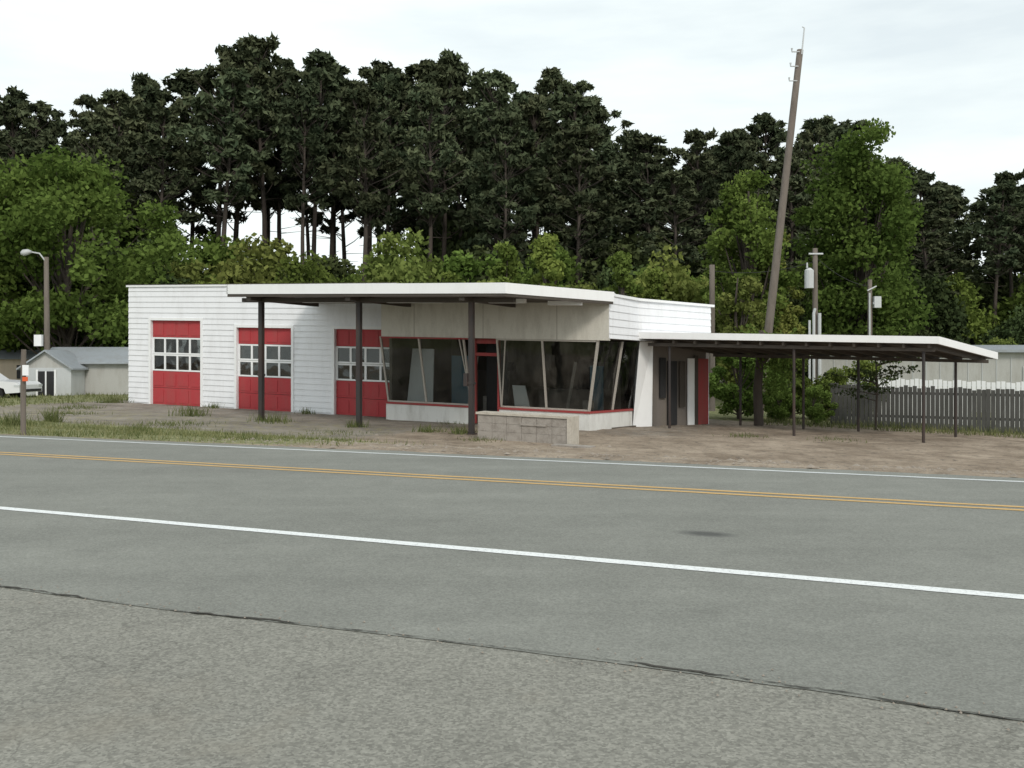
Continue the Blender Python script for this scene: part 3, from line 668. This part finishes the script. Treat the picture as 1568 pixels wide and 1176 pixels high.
for Y,hm_,kinds,dx in ((52,7.8,(0,1,0,0,1),4.8),(57,9.0,(0,1,2,0,1),4.6),(63,9.8,(2,0,1,2,2),4.6),(75,9.5,(2,),4.8),(88,10.5,(2,),5.2)):
    X=-Y*.6
    while X<Y*.6:
        k=kinds[rs.randint(len(kinds))]; h=hm_*rs.uniform(.76,1.15)
        px=784+1450*X/Y
        if px>1150: 
            h*=.62 if Y<60 else .85
            if rs.uniform()<.6: k=(2,2,1)[rs.randint(3)]
        if px<250: k=(1,2,1)[rs.randint(3)]
        if Y>70 and (px>600 or px<190): h*=1.6
        y=Y+rs.uniform(-1.5,1.5)
        items.append((bush[rs.randint(5)],X,y,gz(X,y)-.05,h/8*rs.uniform(.85,1.1)*(.75 if h>13 else 1),h/8,rs.uniform(0,6.28),rs.uniform(),k))
        X+=dx*rs.uniform(.7,1.2)
build_mesh('shrub_thicket',items,[M['bark'],M['leafy'],M['leaf'],M['leafd']])
place('oak_tree',decid(60,12.3,12.5,.08,105,300,.2,(.8,1.6),.6),-22.0,47,1,0)
place('oak_tree',decid(61,12,10,.05,80,240,.22,(.9,1.7),.6),-28.5,50,1.05,1)
place('maple_tree',decid(62,15.5,7.8,.05,120,280,.18,(.55,1.1),1.0),18.3,50,1,0)
place('maple_tree',decid(63,12.2,4.6,.03,80,190,.16,(.4,.85),1.1),11.5,46,1,.5)
place('maple_tree',decid(64,12,4.0,.05,60,200,.17,(.4,.9),1.1),12.9,47.5,.8,2,'leafy')
place('young_maple_tree',decid(65,7,2.6,.05,45,150,.14,(.4,.9),1.0),10.3,43,1,0,'leafy')
sap=decid(66,8,2.7,.02,60,130,.17,(.4,.8),1.5)
for x,y,s in ((-.3,42.5,.93),(1.55,42,.98),(5.0,43,.9),(6.6,44,.82),(-7.5,45,.75),(-3,45,.78)): place('sapling',sap,x,y,s,x*2)
ivy=decid(67,3.6,3.2,.0,40,220,.11,(1.0,1.9),.5)
for x,y,s,r in ((8.4,35.0,.85,0),(10.6,36,.8,2),(13.6,36.5,.72,4),(10.6,33.2,.42,1),(12.0,35.5,.6,3),(9.6,34,.5,5)): place('bush',ivy,x,y,s,r)
q=B(); q.tube([(8.35,32,-.8),(8.3,32,.6),(8.45,32,2.6)],[.17,.15,.12],9,False)
q.tube([(8.4,32,1.4),(9.0,31.9,2.2),(9.6,31.9,2.4)],[.08,.05,.03],6,False)
lv,tt=leaf_cloud(R(3),np.array([(8.5,32,2.0),(8.9,32,1.5),(9.5,32,2.1),(8.1,32,2.2),(9.0,32.2,.9)]),np.array([(.7,.7,.6)]*5),260,.11)
build_mesh('small_tree',[(tree_data(q,lv,tt),0,0,0,1,1,0,.5,0)],[M['bark'],M['leaf']])
q=B(); cs=[]; rs=R(9)
q.tube([(11.9,31,-.8),(11.95,31,.7),(11.9,31,1.7)],[.04,.03,.015],6,False)
for k in range(18):
    z=rs.uniform(.4,1.65); a=rs.uniform(0,6.28); l=rs.uniform(.5,1.5); e=(11.9+l*math.cos(a),31+l*math.sin(a)*.6,z+l*.1); q.tube([(11.92,31,z-.15),e],[.018,.006],4,False); cs+= [e,((11.9+e[0])/2,(31+e[1])/2,z)]
lv,tt=leaf_cloud(rs,np.array(cs),np.array([(.34,.34,.08)]*len(cs)),30,.09)
build_mesh('dogwood_sapling',[(tree_data(q,lv,tt),0,0,0,1,1,0,.5,0)],[M['bark'],M['leafd']])
def grass():
    rs=R(17); V=[];F=[];T=[]
    def blade(x,y,z,h,w,tv):
        a=rs.uniform(0,6.28); lx,ly=rs.normal(0,.35,2)*h; n=len(V)
        V.extend([(x-w*math.cos(a),y-w*math.sin(a),z),(x+w*math.cos(a),y+w*math.sin(a),z),(x+lx,y+ly,z+h)]); F.append((n,n+1,n+2)); T.append(tv)
    cnt=0
    while cnt<42000:
        t=rs.uniform(-20,9); s=rs.uniform(.5,6.8)
        dens=sstep(.45,.8,s)*(1-sstep(3.8,6.6,s))*(1-sstep(2,8.5,t)); pch=math.sin(t*1.3+s)*math.sin(s*2.1-t*.6)+.5*math.sin(t*3.7-s*2.9)
        dens*=.3+.7*(pch>-.1)
        cnt+=1
        if rs.uniform()>dens: continue
        x,y,_=P(t,s); blade(x,y,terr(t,s)-.01,rs.uniform(.03,.12)*(1.4 if pch>.6 else 1),.009,min(1,max(0,rs.uniform(.1,1)-.25*pch)))
    for t,s,r,h,n in ((-7.6,4.6,.35,.38,200),(-3.3,3.0,.3,.38,210),(-4.6,5.2,.25,.42,170),(-3.2,1.7,.45,.32,340),(-5.6,1.4,.6,.2,260),(0.2,3.5,.3,.2,140),(-9,2.2,.6,.18,220),(-.6,9.5,.6,.3,200),(2.3,9.6,.3,.25,110),(5.6,9.8,.4,.25,150),(4.6,9.6,.4,.24,130),(-11.5,7,.8,.35,300),(-13,9,.9,.4,300),(1.8,1.6,.8,.12,200),(-4.0,9.9,.5,.38,150),(4,12.6,.8,.12,80),(-10.6,13,.4,.35,160),(-6,13.2,.3,.25,80),(-2,13.2,.3,.25,80),(-7,8,.8,.14,200),(-2,7,1.,.14,260),(3,7.5,1,.1,200),(7,8.1,.5,.14,110),(12.5,14,.6,.15,100),(15,14.6,.8,.12,120),(5,4,.8,.12,160),(-9,10,.8,.18,200),(-5.5,11.5,.6,.12,120)):
        for _ in range(n):
            a,b=rs.normal(0,r*.5,2); x,y,_z=P(t+a,s+b); blade(x,y,terr(t+a,s+b)-.02,h*rs.uniform(.4,1.2),.012,rs.uniform(0,.45))
    for _ in range(9000):
        t=rs.uniform(-26,-10.8); s=rs.uniform(5,30); x,y,_z=P(t,s); blade(x,y,terr(t,s)-.02,rs.uniform(.06,.2),.02,rs.uniform(0,.7))
    for _ in range(6000):
        t=rs.uniform(12,34); s=rs.uniform(19.3,22.5); x,y,_z=P(t,s); blade(x,y,terr(t,s)-.02,rs.uniform(.06,.3),.015,rs.uniform(0,.8))
    ob=mesh_obj('grass',V,F,M['grass']); at=ob.data.attributes.new('tint','FLOAT','FACE'); at.data.foreach_set('value',np.array(T,dtype=np.float32))
    at=ob.data.attributes.new('rnd','FLOAT','FACE'); at.data.foreach_set('value',np.full(len(T),.5,dtype=np.float32))
grass()
def gravel():
    rs=R(19); b=B()
    for _ in range(3200):
        t=rs.uniform(4,32); s=abs(rs.normal(0,3.4))+.5; r=rs.uniform(.01,.03) if rs.uniform()<.95 else rs.uniform(.04,.08)
        x,y,_z=P(t,s); z=terr(t,s)+r*.1; k=rs.uniform(.7,1.3,6)*r
        b.add([(x-k[0],y,z),(x+k[1],y,z),(x,y-k[2],z),(x,y+k[3],z),(x,y,z+k[4]*.6)],[(0,2,4),(2,1,4),(1,3,4),(3,0,4)])
    b.out('gravel',M['stone'])
gravel()
q=B(); x,y,_=P(-6.9,1.3); q.add([(x-.07,y,.02),(x+.08,y-.03,.03),(x+.06,y+.05,.07),(x-.05,y+.06,.09),(x,y,.13)],[(0,1,4),(1,2,4),(2,3,4),(3,0,4)]); q.out('paper_litter',M['whitef'])
# ---------------------------------------------------------------- sky and sun
w=bpy.data.worlds.new('World'); scene.world=w; w.use_nodes=True; nt=w.node_tree; nt.nodes.clear()
o=nt.nodes.new('ShaderNodeOutputWorld'); bg=nt.nodes.new('ShaderNodeBackground')
sk=nt.nodes.new('ShaderNodeTexSky'); sk.sky_type='NISHITA'; sk.sun_disc=False
EL=38
sk.sun_elevation=math.radians(EL); sk.sun_rotation=math.radians(160); sk.air_density=1.2; sk.dust_density=2.5
tc=nt.nodes.new('ShaderNodeTexCoord'); mp_=nt.nodes.new('ShaderNodeMapping'); mp_.inputs['Scale'].default_value=(1.0,1.0,5.0); mp_.inputs['Rotation'].default_value=(0.05,0.12,0)
nt.links.new(tc.outputs['Generated'],mp_.inputs['Vector'])
cn=noise(nt,1.8,6,mp_.outputs[0],.55)
cl=ramp(nt,cn,.36,.58,(0.70,0.70,0.70),(0.99,0.99,0.99))
c=mixc(nt,cl,sk.outputs[0],(8.6,9.25,9.15))
nt.links.new(c,bg.inputs[0]); bg.inputs[1].default_value=0.120; nt.links.new(bg.outputs[0],o.inputs[0])
sl_=bpy.data.lights.new('sun','SUN'); sl_.energy=1.5; sl_.angle=math.radians(14); sl_.color=(1,.93,.84)
so=bpy.data.objects.new('sun',sl_); COL.objects.link(so)
az=math.radians(160); dirv=Vector((math.sin(az)*math.cos(math.radians(EL)),math.cos(az)*math.cos(math.radians(EL)),math.sin(math.radians(EL))))
so.rotation_euler=dirv.to_track_quat('Z','Y').to_euler(); so.location=(0,-20,30)
# ---------------------------------------------------------------- camera
cd=bpy.data.cameras.new('camera'); cam=bpy.data.objects.new('camera',cd); COL.objects.link(cam)
cam.location=(0,0,1.5); cam.rotation_euler=(math.radians(90),0,0); cd.lens=33.3; cd.sensor_width=36; cd.shift_y=-0.0204; cd.clip_end=3000; cd.clip_start=.05
scene.camera=cam
scene.view_settings.view_transform='Standard'; scene.view_settings.look='None'; scene.view_settings.exposure=0
